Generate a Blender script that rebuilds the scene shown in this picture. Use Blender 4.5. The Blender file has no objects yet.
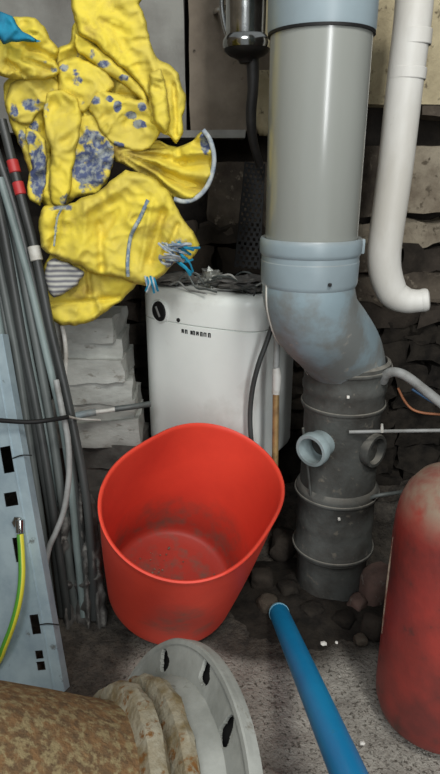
import bpy, bmesh, math, random
import numpy as np
from mathutils import Vector, Matrix, noise
from mathutils.geometry import delaunay_2d_cdt

random.seed(7)
S = bpy.context.scene
COL = S.collection
PI = math.pi

# ------------------------------------------------------------------ camera
CH = 0.66
PITCH = math.radians(20)
cd = bpy.data.cameras.new('camera')
cam = bpy.data.objects.new('camera', cd); COL.objects.link(cam)
cam.location = (0, 0, CH)
cam.rotation_euler = (math.radians(90) - PITCH, 0, 0)
cd.sensor_fit = 'VERTICAL'; cd.sensor_height = 36.0
cd.lens = 600.0 / 774.0 * 36.0
cd.clip_start = 0.01
S.camera = cam

# ------------------------------------------------------------------ world and lamps
w = bpy.data.worlds.new('world'); S.world = w; w.use_nodes = True
w.node_tree.nodes['Background'].inputs[0].default_value = (0.92, 0.97, 1.0, 1)
w.node_tree.nodes['Background'].inputs[1].default_value = 0.30


def area(name, loc, target, size, power, color=(1, 1, 1)):
    l = bpy.data.lights.new(name, 'AREA'); l.shape = 'DISK'; l.size = size; l.energy = power; l.color = color
    o = bpy.data.objects.new(name, l); COL.objects.link(o)
    o.location = loc
    o.rotation_euler = (Vector(target) - Vector(loc)).to_track_quat('-Z', 'Y').to_euler()
    return o


area('room_lamp', (0.30, -0.20, 1.55), (0.0, 0.85, 0.35), 0.25, 9.0, (1.0, 0.97, 0.92))
area('room_light', (-0.45, -0.9, 1.7), (-0.1, 0.9, 0.4), 0.9, 14.0, (0.95, 0.98, 1.0))  # added soft fill standing in for diffuse light in the room
door = area('doorway_light', (0.52, -1.25, 0.95), (0.08, 0.8, 0.75), 0.22, 19.0, (0.97, 0.99, 1.0))
door.data.shape = 'RECTANGLE'; door.data.size = 0.20; door.data.size_y = 1.7
S.view_settings.view_transform = 'Standard'
S.view_settings.look = 'None'
S.view_settings.exposure = 0.0
S.view_settings.gamma = 1.0
S.view_settings.use_curve_mapping = False

# ------------------------------------------------------------------ helpers
CP, SP = math.cos(PITCH), math.sin(PITCH)


def ray(px, py):
    x = (px - 220) / 600.0; u = (387 - py) / 600.0
    return Vector((x, CP + u * SP, -SP + u * CP))


def P(px, py, Y):
    """point of the place seen at this pixel, at depth Y"""
    r = ray(px, py)
    return Vector((0, 0, CH)) + r * (Y / r.y)


def F(px, py, z=0.0):
    r = ray(px, py)
    return Vector((0, 0, CH)) + r * ((z - CH) / r.z)


def lin(c):
    def f(v):
        v /= 255.0
        return v / 12.92 if v <= 0.04045 else ((v + 0.055) / 1.055) ** 2.4
    return (f(c[0]), f(c[1]), f(c[2]), 1)


def mat(name, c1, c2=None, rough=0.6, scale=12, bump=0.0, bscale=60, metal=0.0, lo=0.4, hi=0.65,
        c3=None, s3=40, lo3=0.58, hi3=0.66, spec=0.5, stretch=(1, 1, 1), extra=None, coat=0.0, detail=6):
    m = bpy.data.materials.new(name); m.use_nodes = True
    nt = m.node_tree; N = nt.nodes; L = nt.links
    b = N['Principled BSDF']
    b.inputs['Roughness'].default_value = rough
    b.inputs['Metallic'].default_value = metal
    b.inputs['Specular IOR Level'].default_value = spec
    b.inputs['Coat Weight'].default_value = coat
    b.inputs['Base Color'].default_value = lin(c1)
    tc = N.new('ShaderNodeTexCoord'); mp = N.new('ShaderNodeMapping')
    mp.inputs['Scale'].default_value = stretch
    L.new(tc.outputs['Object'], mp.inputs['Vector'])
    vec = mp.outputs['Vector']

    def nz(sc, det=detail):
        n = N.new('ShaderNodeTexNoise'); n.inputs['Scale'].default_value = sc; n.inputs['Detail'].default_value = det
        n.inputs['Roughness'].default_value = 0.62
        L.new(vec, n.inputs['Vector']); return n.outputs['Fac']

    def ramp(src, a, bb):
        r = N.new('ShaderNodeMapRange'); r.inputs['From Min'].default_value = a; r.inputs['From Max'].default_value = bb
        L.new(src, r.inputs['Value']); return r.outputs['Result']

    def mix(fac, A, B):
        x = N.new('ShaderNodeMix'); x.data_type = 'RGBA'
        if fac is not None: L.new(fac, x.inputs[0])
        for i, v in ((6, A), (7, B)):
            if isinstance(v, tuple): x.inputs[i].default_value = v
            else: L.new(v, x.inputs[i])
        return x.outputs[2]
    col = lin(c1)
    if c2: col = mix(ramp(nz(scale), lo, hi), col, lin(c2))
    if c3: col = mix(ramp(nz(s3), lo3, hi3), col, lin(c3))
    if extra: col = extra(nt, col, nz, ramp, mix, lin, tc)
    if not isinstance(col, tuple): L.new(col, b.inputs['Base Color'])
    if bump:
        bp = N.new('ShaderNodeBump'); bp.inputs['Strength'].default_value = 1.0
        bp.inputs['Distance'].default_value = bump
        L.new(nz(bscale, 5), bp.inputs['Height']); L.new(bp.outputs['Normal'], b.inputs['Normal'])
    return m


def math_node(nt, op, a, b=None):
    n = nt.nodes.new('ShaderNodeMath'); n.operation = op; n.use_clamp = True
    for i, v in ((0, a), (1, b)):
        if v is None: continue
        if isinstance(v, (int, float)): n.inputs[i].default_value = v
        else: nt.links.new(v, n.inputs[i])
    return n.outputs[0]


def tag(o, label=None, cat=None, group=None, kind=None):
    if label: o['label'] = label
    if cat: o['category'] = cat
    if group: o['group'] = group
    if kind: o['kind'] = kind
    return o


def thing(name, label, cat, loc=(0, 0, 0), group=None):
    o = bpy.data.objects.new(name, None); COL.objects.link(o)
    o.empty_display_size = 0.02
    o.location = loc
    return tag(o, label, cat, group)


def link(name, me, m, parent=None, smooth=True):
    o = bpy.data.objects.new(name, me); COL.objects.link(o)
    if m and not me.materials: me.materials.append(m)
    if smooth:
        for p in me.polygons: p.use_smooth = True
    if parent:
        o.parent = parent
        o.matrix_parent_inverse = Matrix.Translation(-Vector(world_loc(parent)))
    return o


def world_loc(o):
    v = Vector(o.location)
    if o.parent: return v   # parts are modelled in world coordinates, so their own location is zero
    return v


def from_bm(name, bm, m, parent=None, smooth=True, sharp=None):
    bmesh.ops.recalc_face_normals(bm, faces=bm.faces)
    me = bpy.data.meshes.new(name); bm.to_mesh(me); bm.free()
    o = link(name, me, m, parent, smooth)
    if sharp and smooth:
        me.set_sharp_from_angle(angle=math.radians(sharp))
    return o


def settle(o, at=None):
    """put the origin of a one-mesh thing at its base without moving its surface"""
    me = o.data
    vs = [v.co for v in me.vertices]
    c = Vector(((min(v.x for v in vs) + max(v.x for v in vs)) / 2, (min(v.y for v in vs) + max(v.y for v in vs)) / 2, min(v.z for v in vs)))
    me.transform(Matrix.Translation(-c)); o.location = c
    return o


def smooth_path(pts, n=8):
    """Catmull-Rom through the points"""
    pts = [Vector(p) for p in pts]
    if len(pts) < 3: return pts
    q = [pts[0] * 2 - pts[1]] + pts + [pts[-1] * 2 - pts[-2]]
    out = []
    for i in range(1, len(q) - 2):
        a, b, c, d = q[i - 1:i + 3]
        for k in range(n):
            t = k / n
            out.append(0.5 * ((2 * b) + (c - a) * t + (2 * a - 5 * b + 4 * c - d) * t * t + (3 * b - a - 3 * c + d) * t ** 3))
    out.append(pts[-1]); return out


def sweep(bm, pts, rad, seg=12, cap=True, flat=1.0, hollow=0.0, depth=None):
    """tube along pts; rad is a number or one per point. hollow>0 gives an open mouth at the last end"""
    pts = [Vector(p) for p in pts]
    n = len(pts)
    rs = rad if isinstance(rad, (list, tuple)) else [rad] * n
    tang = []
    for i in range(n):
        a = pts[max(0, i - 1)]; b = pts[min(n - 1, i + 1)]
        tang.append((b - a).normalized())
    up = Vector((0, 0, 1))
    if abs(tang[0].dot(up)) > 0.9: up = Vector((1, 0, 0))
    e = (up - tang[0] * up.dot(tang[0])).normalized()
    rings = []
    for i in range(n):
        e = (e - tang[i] * e.dot(tang[i])).normalized()
        f = tang[i].cross(e)
        rings.append([bm.verts.new(pts[i] + (e * math.cos(2 * PI * k / seg) * rs[i] + f * math.sin(2 * PI * k / seg) * rs[i] * flat)) for k in range(seg)])
    for i in range(n - 1):
        for k in range(seg):
            bm.faces.new((rings[i][k], rings[i][(k + 1) % seg], rings[i + 1][(k + 1) % seg], rings[i + 1][k]))
    if cap:
        bm.faces.new(rings[0][::-1])
        if not hollow: bm.faces.new(rings[-1])
    return rings


def tube(name, pts, rad, m, parent=None, seg=12, n=8, flat=1.0, curve=True):
    bm = bmesh.new()
    if curve and len(pts) > 2:
        if isinstance(rad, (list, tuple)):
            p2 = smooth_path(pts, n); rr = []
            for i in range(len(p2)):
                t = i / n; k = min(int(t), len(rad) - 2); rr.append(rad[k] + (rad[k + 1] - rad[k]) * (t - k))
            sweep(bm, p2, rr, seg, flat=flat)
        else: sweep(bm, smooth_path(pts, n), rad, seg, flat=flat)
    else: sweep(bm, pts, rad, seg, flat=flat)
    return from_bm(name, bm, m, parent, True, 50)


def revolve(bm, profile, origin=(0, 0, 0), axis=(0, 0, 1), seg=48, closed=False, wob=None):
    """profile: (radius, distance along axis)"""
    a = Vector(axis).normalized()
    h = Vector((1, 0, 0)) if abs(a.x) < 0.9 else Vector((0, 1, 0))
    e = (h - a * h.dot(a)).normalized(); f = a.cross(e); o = Vector(origin)
    rings = []
    for r, z in profile:
        if r < 1e-6: rings.append([bm.verts.new(o + a * z)]); continue
        ring = []
        for k in range(seg):
            t = 2 * PI * k / seg
            rr = r + (wob(t, z, r) if wob else 0)
            ring.append(bm.verts.new(o + a * z + (e * math.cos(t) + f * math.sin(t)) * rr))
        rings.append(ring)
    pairs = list(zip(rings[:-1], rings[1:]))
    if closed: pairs.append((rings[-1], rings[0]))
    for A, B in pairs:
        if len(A) == 1 and len(B) == 1: continue
        for k in range(seg):
            k2 = (k + 1) % seg
            if len(A) == 1: bm.faces.new((A[0], B[k], B[k2]))
            elif len(B) == 1: bm.faces.new((A[k], A[k2], B[0]))
            else: bm.faces.new((A[k], A[k2], B[k2], B[k]))


def lathe(name, profile, m, parent=None, origin=(0, 0, 0), axis=(0, 0, 1), seg=48, closed=False, sharp=35, wob=None):
    bm = bmesh.new(); revolve(bm, profile, origin, axis, seg, closed, wob)
    return from_bm(name, bm, m, parent, True, sharp)


def box_bm(c, s, bevel=0.0, rot=None, segs=2, jitter=0.0, bm=None, sub=0, seed=0):
    own = bmesh.new()
    bmesh.ops.create_cube(own, size=1.0)
    if sub: bmesh.ops.subdivide_edges(own, edges=own.edges[:], cuts=sub, use_grid_fill=True)
    for v in own.verts: v.co = Vector((v.co.x * s[0], v.co.y * s[1], v.co.z * s[2]))
    if bevel and not sub: bmesh.ops.bevel(own, geom=own.edges[:], offset=bevel, segments=segs, affect='EDGES', profile=0.6)
    if jitter:
        for v in own.verts:
            q = (v.co + Vector(c)) * (1.2 / max(min(s), 0.02)) + Vector((seed * 7.1, 0, 0))
            v.co += noise.noise_vector(q) * jitter
    R = rot if rot is not None else Matrix.Identity(3)
    for v in own.verts: v.co = R @ v.co + Vector(c)
    if bm is None: return own
    me = bpy.data.meshes.new('tmp'); own.to_mesh(me); own.free(); bm.from_mesh(me); bpy.data.meshes.remove(me)
    return bm


def box(name, c, s, m, parent=None, bevel=0.0, rot=None, jitter=0.0, sub=0, smooth=True, seed=0, sharp=35):
    return from_bm(name, box_bm(c, s, bevel, rot, 2, jitter, None, sub, seed), m, parent, smooth, sharp)


def rock_bm(c, s, seed, sub=2, rough=0.35):
    bm = bmesh.new(); bmesh.ops.create_icosphere(bm, subdivisions=sub, radius=1)
    R = Matrix.Rotation(seed * 1.7, 3, 'Z')
    for v in bm.verts:
        d = noise.noise(v.co * 1.1 + Vector((seed * 3.3, 1.7, seed))) * rough + noise.noise(v.co * 2.7 + Vector((seed, 4, 2))) * rough * .4
        p = v.co * (1 + d)
        p = Vector([max(-.8, min(.8, q)) for q in p])
        v.co = R @ Vector((p.x * s[0], p.y * s[1], p.z * s[2])) + Vector(c)
    return bm


# ------------------------------------------------------------------ materials
def dust_on_top(c_dust, lo=0.3, hi=0.9, amount=1.0, sc=18):
    def ex(nt, col, nz, ramp, mix, lin_, tc):
        g = nt.nodes.new('ShaderNodeNewGeometry'); sp = nt.nodes.new('ShaderNodeSeparateXYZ')
        nt.links.new(g.outputs['Normal'], sp.inputs[0])
        f = ramp(sp.outputs['Z'], lo, hi)
        f = math_node(nt, 'MULTIPLY', f, ramp(nz(sc), 0.25, 0.55))
        f = math_node(nt, 'MULTIPLY', f, amount)
        return mix(f, col, lin_(c_dust))
    return ex


M = {}


def floor_shade(nt, col, nz, ramp, mix, lin_, tc):  # shade at the back and left, painted into the concrete colour
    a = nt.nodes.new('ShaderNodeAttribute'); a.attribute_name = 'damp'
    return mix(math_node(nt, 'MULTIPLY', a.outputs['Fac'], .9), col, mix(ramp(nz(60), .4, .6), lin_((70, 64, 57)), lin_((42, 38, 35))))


M['floor'] = mat('dusty_concrete', (174, 170, 160), (138, 134, 126), 0.95, 11, 0.0045, 190, c3=(96, 92, 84), s3=230, lo3=.54, hi3=.62, spec=.1, extra=floor_shade)
M['soil'] = mat('dark_soil', (50, 46, 41), (30, 28, 26), 0.95, 30, 0.003, 90, spec=.1)
M['plaster_dark'] = mat('brown_plaster', (128, 118, 105), (104, 95, 84), 0.9, 10, 0.0012, 70, c3=(60, 54, 48), s3=30, lo3=.66, hi3=.72, spec=.15)
M['plaster_grey'] = mat('grey_plaster', (138, 138, 132), (112, 110, 105), 0.85, 8, 0.001, 60, spec=.2)
M['plaster_beige'] = mat('beige_plaster', (188, 176, 144), (164, 152, 124), 0.9, 22, 0.0022, 120, c3=(108, 98, 80), s3=55, spec=.15)
M['mortar'] = mat('dark_mortar', (46, 42, 38), (30, 28, 26), 0.95, 20, 0.003, 80, spec=.1)
M['stone'] = mat('brown_rubble_stone', (92, 84, 74), (62, 56, 50), 0.95, 18, 0.0025, 100, c3=(112, 104, 92), s3=70, spec=.1)
M['stone_pale'] = mat('pale_block', (150, 141, 124), (116, 106, 92), 0.95, 20, 0.003, 90, c3=(92, 84, 72), s3=60, spec=.1)
M['stone_dark'] = mat('dark_rubble_stone', (64, 58, 52), (44, 40, 36), 0.95, 18, 0.0025, 100, spec=.1)
M['brick'] = mat('orange_brick', (140, 92, 66), (104, 74, 56), 0.9, 30, 0.002, 90, spec=.1)
M['pvc'] = mat('grey_pvc', (150, 153, 147), (141, 144, 138), 0.2, 5, 0.0, stretch=(1, 1, .3), spec=.8)
M['pvc_blue'] = mat('bluegrey_pvc', (140, 155, 161), (132, 145, 150), 0.38, 9, extra=dust_on_top((128, 126, 118), .1, .9, .7))
M['pvc_elbow'] = mat('bluegrey_pvc_dusty', (134, 152, 159), (120, 124, 122), 0.5, 14, 0.0004, 80, lo=.42, hi=.58, c3=(150, 148, 140), s3=60, lo3=.62, hi3=.7)
M['pvc_seam'] = mat('pvc_seam', (196, 194, 184), rough=.5)
M['pvc_dirty'] = mat('dirty_grey_pvc', (86, 88, 85), (60, 58, 54), 0.75, 14, 0.0012, 90, c3=(112, 108, 99), s3=60, lo3=.6, hi3=.7, spec=.25,
                     extra=dust_on_top((150, 146, 136), .3, .9, .8))
M['pvc_stub'] = mat('pale_stub_pvc', (150, 166, 168), (112, 122, 122), 0.55, 20)
M['white_pipe'] = mat('white_waste_pvc', (220, 219, 213), (200, 197, 188), 0.5, 10, 0.0003, 60, stretch=(1, 1, .4), c3=(150, 143, 128), s3=26, lo3=.66, hi3=.8)
M['enamel'] = mat('white_enamel', (232, 236, 231), (224, 228, 223), 0.35, 5, c3=(182, 180, 170), s3=9, lo3=.55, hi3=.9)
M['black'] = mat('black_plastic', (30, 30, 30), (22, 22, 22), 0.6, 30, spec=.25)
M['dark'] = mat('dark_metal', (44, 42, 40), (28, 27, 26), 0.6, 25, 0.0008, 100)
M['chrome'] = mat('worn_chrome', (190, 192, 190), (120, 120, 116), 0.16, 22, metal=1.0, lo=.45, hi=.7)
M['copper'] = mat('dull_brass', (176, 146, 98), (130, 104, 72), 0.5, 40, metal=.4)
M['tube_white'] = mat('dirty_white_plastic', (206, 206, 200), (164, 160, 150), 0.55, 30)
M['tube_grey'] = mat('grey_hose', (150, 152, 150), (116, 116, 112), 0.55, 30)
M['orange_wire'] = mat('copper_wire', (170, 110, 74), rough=.5)
M['blue_wire'] = mat('blue_wire', (52, 84, 116), rough=.5)
M['red_plastic'] = mat('red_flexible_plastic', (214, 40, 28), (202, 36, 26), 0.42, 7, 0.0004, 30, spec=.35)
M['slab'] = mat('pale_dusty_slab', (172, 174, 168), (146, 147, 141), 0.9, 14, 0.0015, 70, c3=(126, 124, 116), s3=34, lo3=.6, hi3=.68, stretch=(1, 1, 2))
M['slab_dark'] = mat('sooty_slab', (104, 102, 97), (64, 62, 58), 0.9, 16, 0.002, 70)  # shade low in the stack, painted in as a darker slab colour
M['steel_panel'] = mat('galvanised_sheet', (168, 186, 192), (140, 158, 168), 0.45, 14, 0.0002, 90, metal=.25, c3=(112, 118, 118), s3=40, lo3=.64, hi3=.7)
M['rod_dark'] = mat('dark_conduit', (66, 69, 68), (46, 48, 47), 0.45, 20, stretch=(1, 1, .2))
M['rod_mid'] = mat('grey_conduit', (98, 104, 102), (70, 74, 72), 0.45, 20, stretch=(1, 1, .2))
M['rod_pale'] = mat('pale_conduit', (132, 146, 144), (100, 112, 110), 0.5, 20, stretch=(1, 1, .2))
M['red_tape'] = mat('red_tape', (176, 48, 48), rough=.5)
M['flange'] = mat('grey_cast_flange', (158, 160, 154), (128, 130, 124), 0.7, 12, 0.0006, 110, c3=(104, 98, 86), s3=38, lo3=.62, hi3=.7, spec=.3)
M['rust'] = mat('rusty_pipe', (122, 94, 64), (94, 76, 56), 0.9, 110, 0.0022, 170, c3=(136, 122, 90), s3=150, lo3=.48, hi3=.6, spec=.2, lo=.38, hi=.6)
M['scale'] = mat('limescale_ring', (146, 140, 122), (112, 98, 70), 0.9, 50, 0.002, 150, c3=(110, 76, 40), s3=80, lo3=.56, hi3=.64, spec=.2)
M['blue_tube'] = mat('blue_plastic', (24, 150, 206), (20, 138, 196), 0.4, 12, c3=(70, 130, 160), s3=60, lo3=.68, hi3=.76)
M['blue_mouth'] = mat('pale_blue_edge', (130, 186, 208), rough=.5)
M['cyl'] = mat('red_painted_steel', (156, 58, 50), (104, 48, 44), 0.5, 9, 0.0006, 60, c3=(92, 52, 46), s3=36, lo3=.6, hi3=.7,
               extra=dust_on_top((146, 130, 112), .12, .5, .9, 30))
M['bare'] = mat('chipped_edge', (188, 172, 150), (120, 80, 66), 0.7, 60)
M['pinkstone'] = mat('reddish_stone', (112, 92, 84), (86, 72, 66), 0.9, 30, 0.0015, 90, c3=(128, 120, 112), s3=60, spec=.1)
M['chip'] = mat('white_chip', (226, 224, 216), rough=.6)
M['foil'] = mat('crumpled_foil', (176, 178, 172), (96, 94, 90), 0.3, 50, metal=.7)
M['bag'] = mat('dark_dusty_film', (96, 94, 90), (52, 50, 48), 0.75, 34, 0.001, 60, c3=(120, 118, 112), s3=70)
M['teal'] = mat('teal_fabric', (20, 132, 164), (14, 96, 126), 0.8, 40)
M['trim'] = mat('pale_edge_binding', (178, 184, 182), (112, 128, 148), 0.9, 90)
M['stitch'] = mat('bluegrey_binding', (112, 130, 150), (160, 168, 160), 0.9, 160, lo=.48, hi=.55)


def cloth_mat():
    def ex(nt, col, nz, ramp, mix, lin_, tc):
        a = nt.nodes.new('ShaderNodeAttribute'); a.attribute_name = 'print'
        f = nt.nodes.new('ShaderNodeMath'); f.operation = 'MULTIPLY_ADD'; nt.links.new(ramp(nz(85), .30, .68), f.inputs[0]); f.inputs[1].default_value = .55; nt.links.new(a.outputs['Fac'], f.inputs[2])
        f = ramp(f.outputs[0], 0.88, 1.08)
        inner = mix(ramp(nz(120), 0.44, 0.6), lin_((76, 86, 120)), lin_((146, 152, 150)))
        g = nt.nodes.new('ShaderNodeAttribute'); g.attribute_name = 'grime'
        col = mix(math_node(nt, 'MULTIPLY', g.outputs['Fac'], ramp(nz(50), .25, .6)), col, lin_((112, 80, 46)))  # brown tint laid over the yellow in soft blobs
        return mix(f, col, inner)
    return mat('yellow_coated_cloth', (222, 202, 72), (206, 188, 84), 0.72, 16, 0.0006, 150, lo=.42, hi=.62,
               c3=(186, 164, 72), s3=26, lo3=.56, hi3=.72, spec=.25, extra=ex)


M['cloth'] = cloth_mat()


def stripes_mat():
    m = bpy.data.materials.new('striped_knit'); m.use_nodes = True
    nt = m.node_tree; N = nt.nodes; L = nt.links; b = N['Principled BSDF']; b.inputs['Roughness'].default_value = .9
    tc = N.new('ShaderNodeTexCoord'); wv = N.new('ShaderNodeTexWave'); wv.bands_direction = 'Z'
    wv.inputs['Scale'].default_value = 44; wv.inputs['Distortion'].default_value = .6
    L.new(tc.outputs['Object'], wv.inputs['Vector'])
    r = N.new('ShaderNodeMix'); r.data_type = 'RGBA'; L.new(wv.outputs['Fac'], r.inputs[0])
    r.inputs[6].default_value = lin((104, 104, 112)); r.inputs[7].default_value = lin((186, 186, 176))
    L.new(r.outputs[2], b.inputs['Base Color']); return m


M['knit'] = stripes_mat()


def earth_mat():
    m = bpy.data.materials.new('green_yellow_sheath'); m.use_nodes = True
    nt = m.node_tree; N = nt.nodes; L = nt.links; b = N['Principled BSDF']; b.inputs['Roughness'].default_value = .4
    tc = N.new('ShaderNodeTexCoord'); s = N.new('ShaderNodeSeparateXYZ'); L.new(tc.outputs['UV'], s.inputs[0])
    g = math_node(nt, 'GREATER_THAN', s.outputs['X'], 0.5)
    r = N.new('ShaderNodeMix'); r.data_type = 'RGBA'; L.new(g, r.inputs[0])
    r.inputs[6].default_value = lin((214, 206, 60)); r.inputs[7].default_value = lin((84, 150, 50))
    L.new(r.outputs[2], b.inputs['Base Color']); return m


M['earth'] = earth_mat()

# ------------------------------------------------------------------ floor and walls
bm = bmesh.new()
nx, ny = 170, 190
grid = []
for j in range(ny + 1):
    row = []
    for i in range(nx + 1):
        x = -0.66 + 1.36 * i / nx; y = 0.0 + 1.22 * j / ny
        v = Vector((x, y, 0))
        z = 0.004 * (noise.noise(v * 9)) + 0.0022 * noise.noise(v * 42) + 0.0016 * noise.noise(v * 110)
        heap = max(0, min(1, (y - 0.84) / 0.2))
        z += heap * (0.03 + 0.02 * noise.noise(v * 14) + 0.012 * noise.noise(v * 40))
        row.append(bm.verts.new((x, y, z - 0.004)))
    grid.append(row)
for j in range(ny):
    for i in range(nx):
        bm.faces.new((grid[j][i], grid[j][i + 1], grid[j + 1][i + 1], grid[j + 1][i]))
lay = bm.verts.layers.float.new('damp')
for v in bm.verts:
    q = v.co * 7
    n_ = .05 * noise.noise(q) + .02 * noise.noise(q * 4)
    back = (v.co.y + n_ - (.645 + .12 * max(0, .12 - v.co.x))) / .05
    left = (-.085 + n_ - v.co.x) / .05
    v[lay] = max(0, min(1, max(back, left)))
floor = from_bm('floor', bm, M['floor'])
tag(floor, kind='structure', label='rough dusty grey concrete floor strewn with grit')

wall = thing('wall_back', None, None); tag(wall, kind='structure', label='old brown plastered rubble wall behind the pipes')
box('mortar_backing', (0.02, 1.21, 0.62), (1.40, 0.06, 1.28), M['mortar'], wall, 0, smooth=False)


def slabpx(name, x0, x1, y0, y1, Yf, th, m, seed, jit=0.004, bev=0.004, sub=5):
    a = P(x0, y0, Yf); b = P(x1, y1, Yf)
    c = ((a.x + b.x) / 2, Yf + th / 2, (a.z + b.z) / 2)
    return box(name, c, (abs(b.x - a.x), th, abs(a.z - b.z)), m, wall, bev, jitter=jit, sub=sub, seed=seed, sharp=60)


# upper plaster faces, the recess under them, lower blocks
slabpx('plaster_panel', -120, 186, -40, 132, 1.125, .055, M['plaster_grey'], 1, .003)
slabpx('plaster_panel', 187, 300, -40, 131, 1.12, .06, M['plaster_dark'], 2, .003)
slabpx('plaster_panel', 301, 470, -40, 104, 1.11, .07, M['plaster_beige'], 3, .003)
slabpx('ledge', 150, 245, 130, 138, 1.105, .07, M['plaster_grey'], 4, .002, sub=3)
slabpx('stone_block', 208, 268, 162, 236, 1.14, .04, M['stone'], 5, .006)
slabpx('stone_block', 362, 398, 148, 216, 1.13, .05, M['stone'], 6, .006)
slabpx('stone_block', 400, 480, 146, 212, 1.12, .06, M['stone_pale'], 7, .007)
slabpx('stone_block', 424, 480, 88, 116, 1.115, .06, M['stone'], 8, .005)
# rubble courses
rnd = random.Random(4)
z = P(400, 222, 1.14).z
row = 0
while z > 0.02:
    h = rnd.uniform(.035, .06)
    x = -0.62
    while x < 0.66:
        wd = rnd.uniform(.05, .11)
        right = x > 0.2
        m = M['stone'] if (right and z > .42 and rnd.random() < .75) else M['stone_dark']
        if right and row == 0: m = M['stone_pale'] if rnd.random() < .4 else M['stone']
        if z < .40: m = M['soil']  # shade on the low courses painted in with the near-black soil colour
        if row == 1 and P(416, 250, 1.13).x - .02 < x < P(440, 250, 1.13).x: m = M['brick']
        box('stone', (x + wd / 2, 1.165 + rnd.uniform(-.012, .008), z - h / 2), (wd, .055, h), m, wall, 0, Matrix.Rotation(rnd.uniform(-.12, .12), 3, 'Y'), .016, 4, seed=rnd.random() * 50, sharp=28)
        x += wd + rnd.uniform(.001, .006)
    z -= h + .002; row += 1

wl = box('wall_left', (-0.66, 0.55, 0.62), (0.06, 1.34, 1.28), M['plaster_dark'], None, 0, smooth=False)
tag(wl, kind='structure', label='plain brown plaster side wall at the left')
wr = box('wall_right', (0.70, 0.55, 0.62), (0.06, 1.34, 1.28), M['mortar'], None, 0, smooth=False)
tag(wr, kind='structure', label='dark side wall at the right')

# ------------------------------------------------------------------ big grey soil pipe
UX, UY = 0.110, 0.744
LX, LY = 0.185, 0.840
sp_ = thing('soil_pipe', 'thick grey plastic soil pipe with blue-grey socket and elbow', 'pipe', (UX, UY, .41))
lathe('pipe_barrel', [(.0, .575), (.053, .575), (.0553, .58), (.0553, 1.06), (0, 1.06)], M['pvc'], sp_, (UX, UY, 0), seg=72)
# socket above
lathe('upper_socket', [(.0556, .799), (.0575, .797), (.0584, .801), (.0588, .92), (.0556, .925)], M['pvc_blue'], sp_, (UX, UY, 0), seg=72, closed=True)
lathe('rubber_seal', [(.0550, .7950), (.0580, .7950), (.0580, .7978), (.0550, .7978)], M['black'], sp_, (UX, UY, 0), seg=72, closed=True)
# socket below: bead, straight socket
lathe('socket', [(.0556, .5815), (.0600, .5825), (.0614, .580), (.0618, .576), (.0616, .567), (.0606, .5635), (.0592, .562), (.0590, .556), (.0597, .555), (.0592, .530), (.0580, .526), (.0565, .524)],
      M['pvc_blue'], sp_, (UX, UY, 0), seg=72)
ep = smooth_path([(UX, UY, .534), (UX + .001, UY + .002, .512), (UX + .014, UY + .019, .478), (UX + .040, UY + .052, .446), (UX + .064, UY + .084, .414), (LX, LY, .385), (LX, LY, .362)], 8)
bm = bmesh.new(); sweep(bm, ep, .0572, 64)
from_bm('elbow', bm, M['pvc_elbow'], sp_)
# mould seam running down the elbow's side
side = []
dirn = Vector((LX - UX, LY - UY, 0)).normalized()
sv = Vector((-dirn.y, dirn.x, 0))
for i, p in enumerate(ep):
    t = (ep[min(i + 1, len(ep) - 1)] - ep[max(i - 1, 0)]).normalized()
    q = Vector((-.93, -.36, 0)); q = (q - t * q.dot(t)).normalized()
    side.append(p + q * .0572)
tube('mould_seam', side[3:40], .0016, M['pvc_seam'], sp_, 6, curve=False)
clip = box('clip', P(358.5, 246, UY) + Vector((0.002, 0, 0)), (.010, .012, .018), M['pvc_blue'], sp_, .002)
box('screw_head', P(330, 285, UY - .0600), (.004, .003, .004), M['black'], sp_, .001)

# ------------------------------------------------------------------ lower dirty branch fitting
br = thing('branch_fitting', 'dusty dark grey ribbed drain branch with open side stub on the floor', 'pipe', (LX, LY, 0))
prof = [(.0, .0), (.056, .0), (.057, .070), (.060, .075), (.0635, .078), (.0642, .084), (.0635, .090), (.0612, .094),
        (.0605, .128), (.0612, .132), (.0605, .137), (.0602, .170), (.0635, .176), (.0650, .184), (.0640, .192), (.0585, .199),
        (.0575, .235), (.0575, .318), (.060, .324), (.0615, .332), (.0600, .338), (.0598, .352), (.0620, .356), (.0620, .363),
        (.0602, .367), (.0605, .380), (.0640, .385), (.0652, .391), (.0640, .398), (.0588, .401), (.0574, .398), (.0574, .36), (0, .36)]
lathe('fitting_body', prof, M['pvc_dirty'], br, (LX, LY, 0), seg=72, wob=lambda t, z, r: .0005 * noise.noise(Vector((math.cos(t) * 3, math.sin(t) * 3, z * 60))))
# raised ring collars as their own parts
for zc, r in ((.084, .0645), (.184, .0652), (.3905, .0655), (.332, .0618)):
    bm = bmesh.new()
    revolve(bm, [(r + .0016 * math.cos(a), zc + .003 * math.sin(a)) for a in [2 * PI * k / 8 for k in range(8)]], (LX, LY, 0), seg=72, closed=True)
    from_bm('collar_ring', bm, M['pvc_dirty'], br)


def stub(base_dir, z, length, r, name, m, lab=None):
    d = Vector(base_dir).normalized()
    c = Vector((LX, LY, z))
    s = thing
    o = lathe(name, [(r - .001, .02), (r - .001, length - .016), (r + .0025, length - .015), (r + .0035, length - .012), (r + .0035, length - .002), (r + .0025, length),
                     (r - .002, length), (r - .0032, length - .004), (r - .0032, .045), (0, .045)], m, br, c, d, 40)
    if lab: o['label'] = lab
    return o


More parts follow.
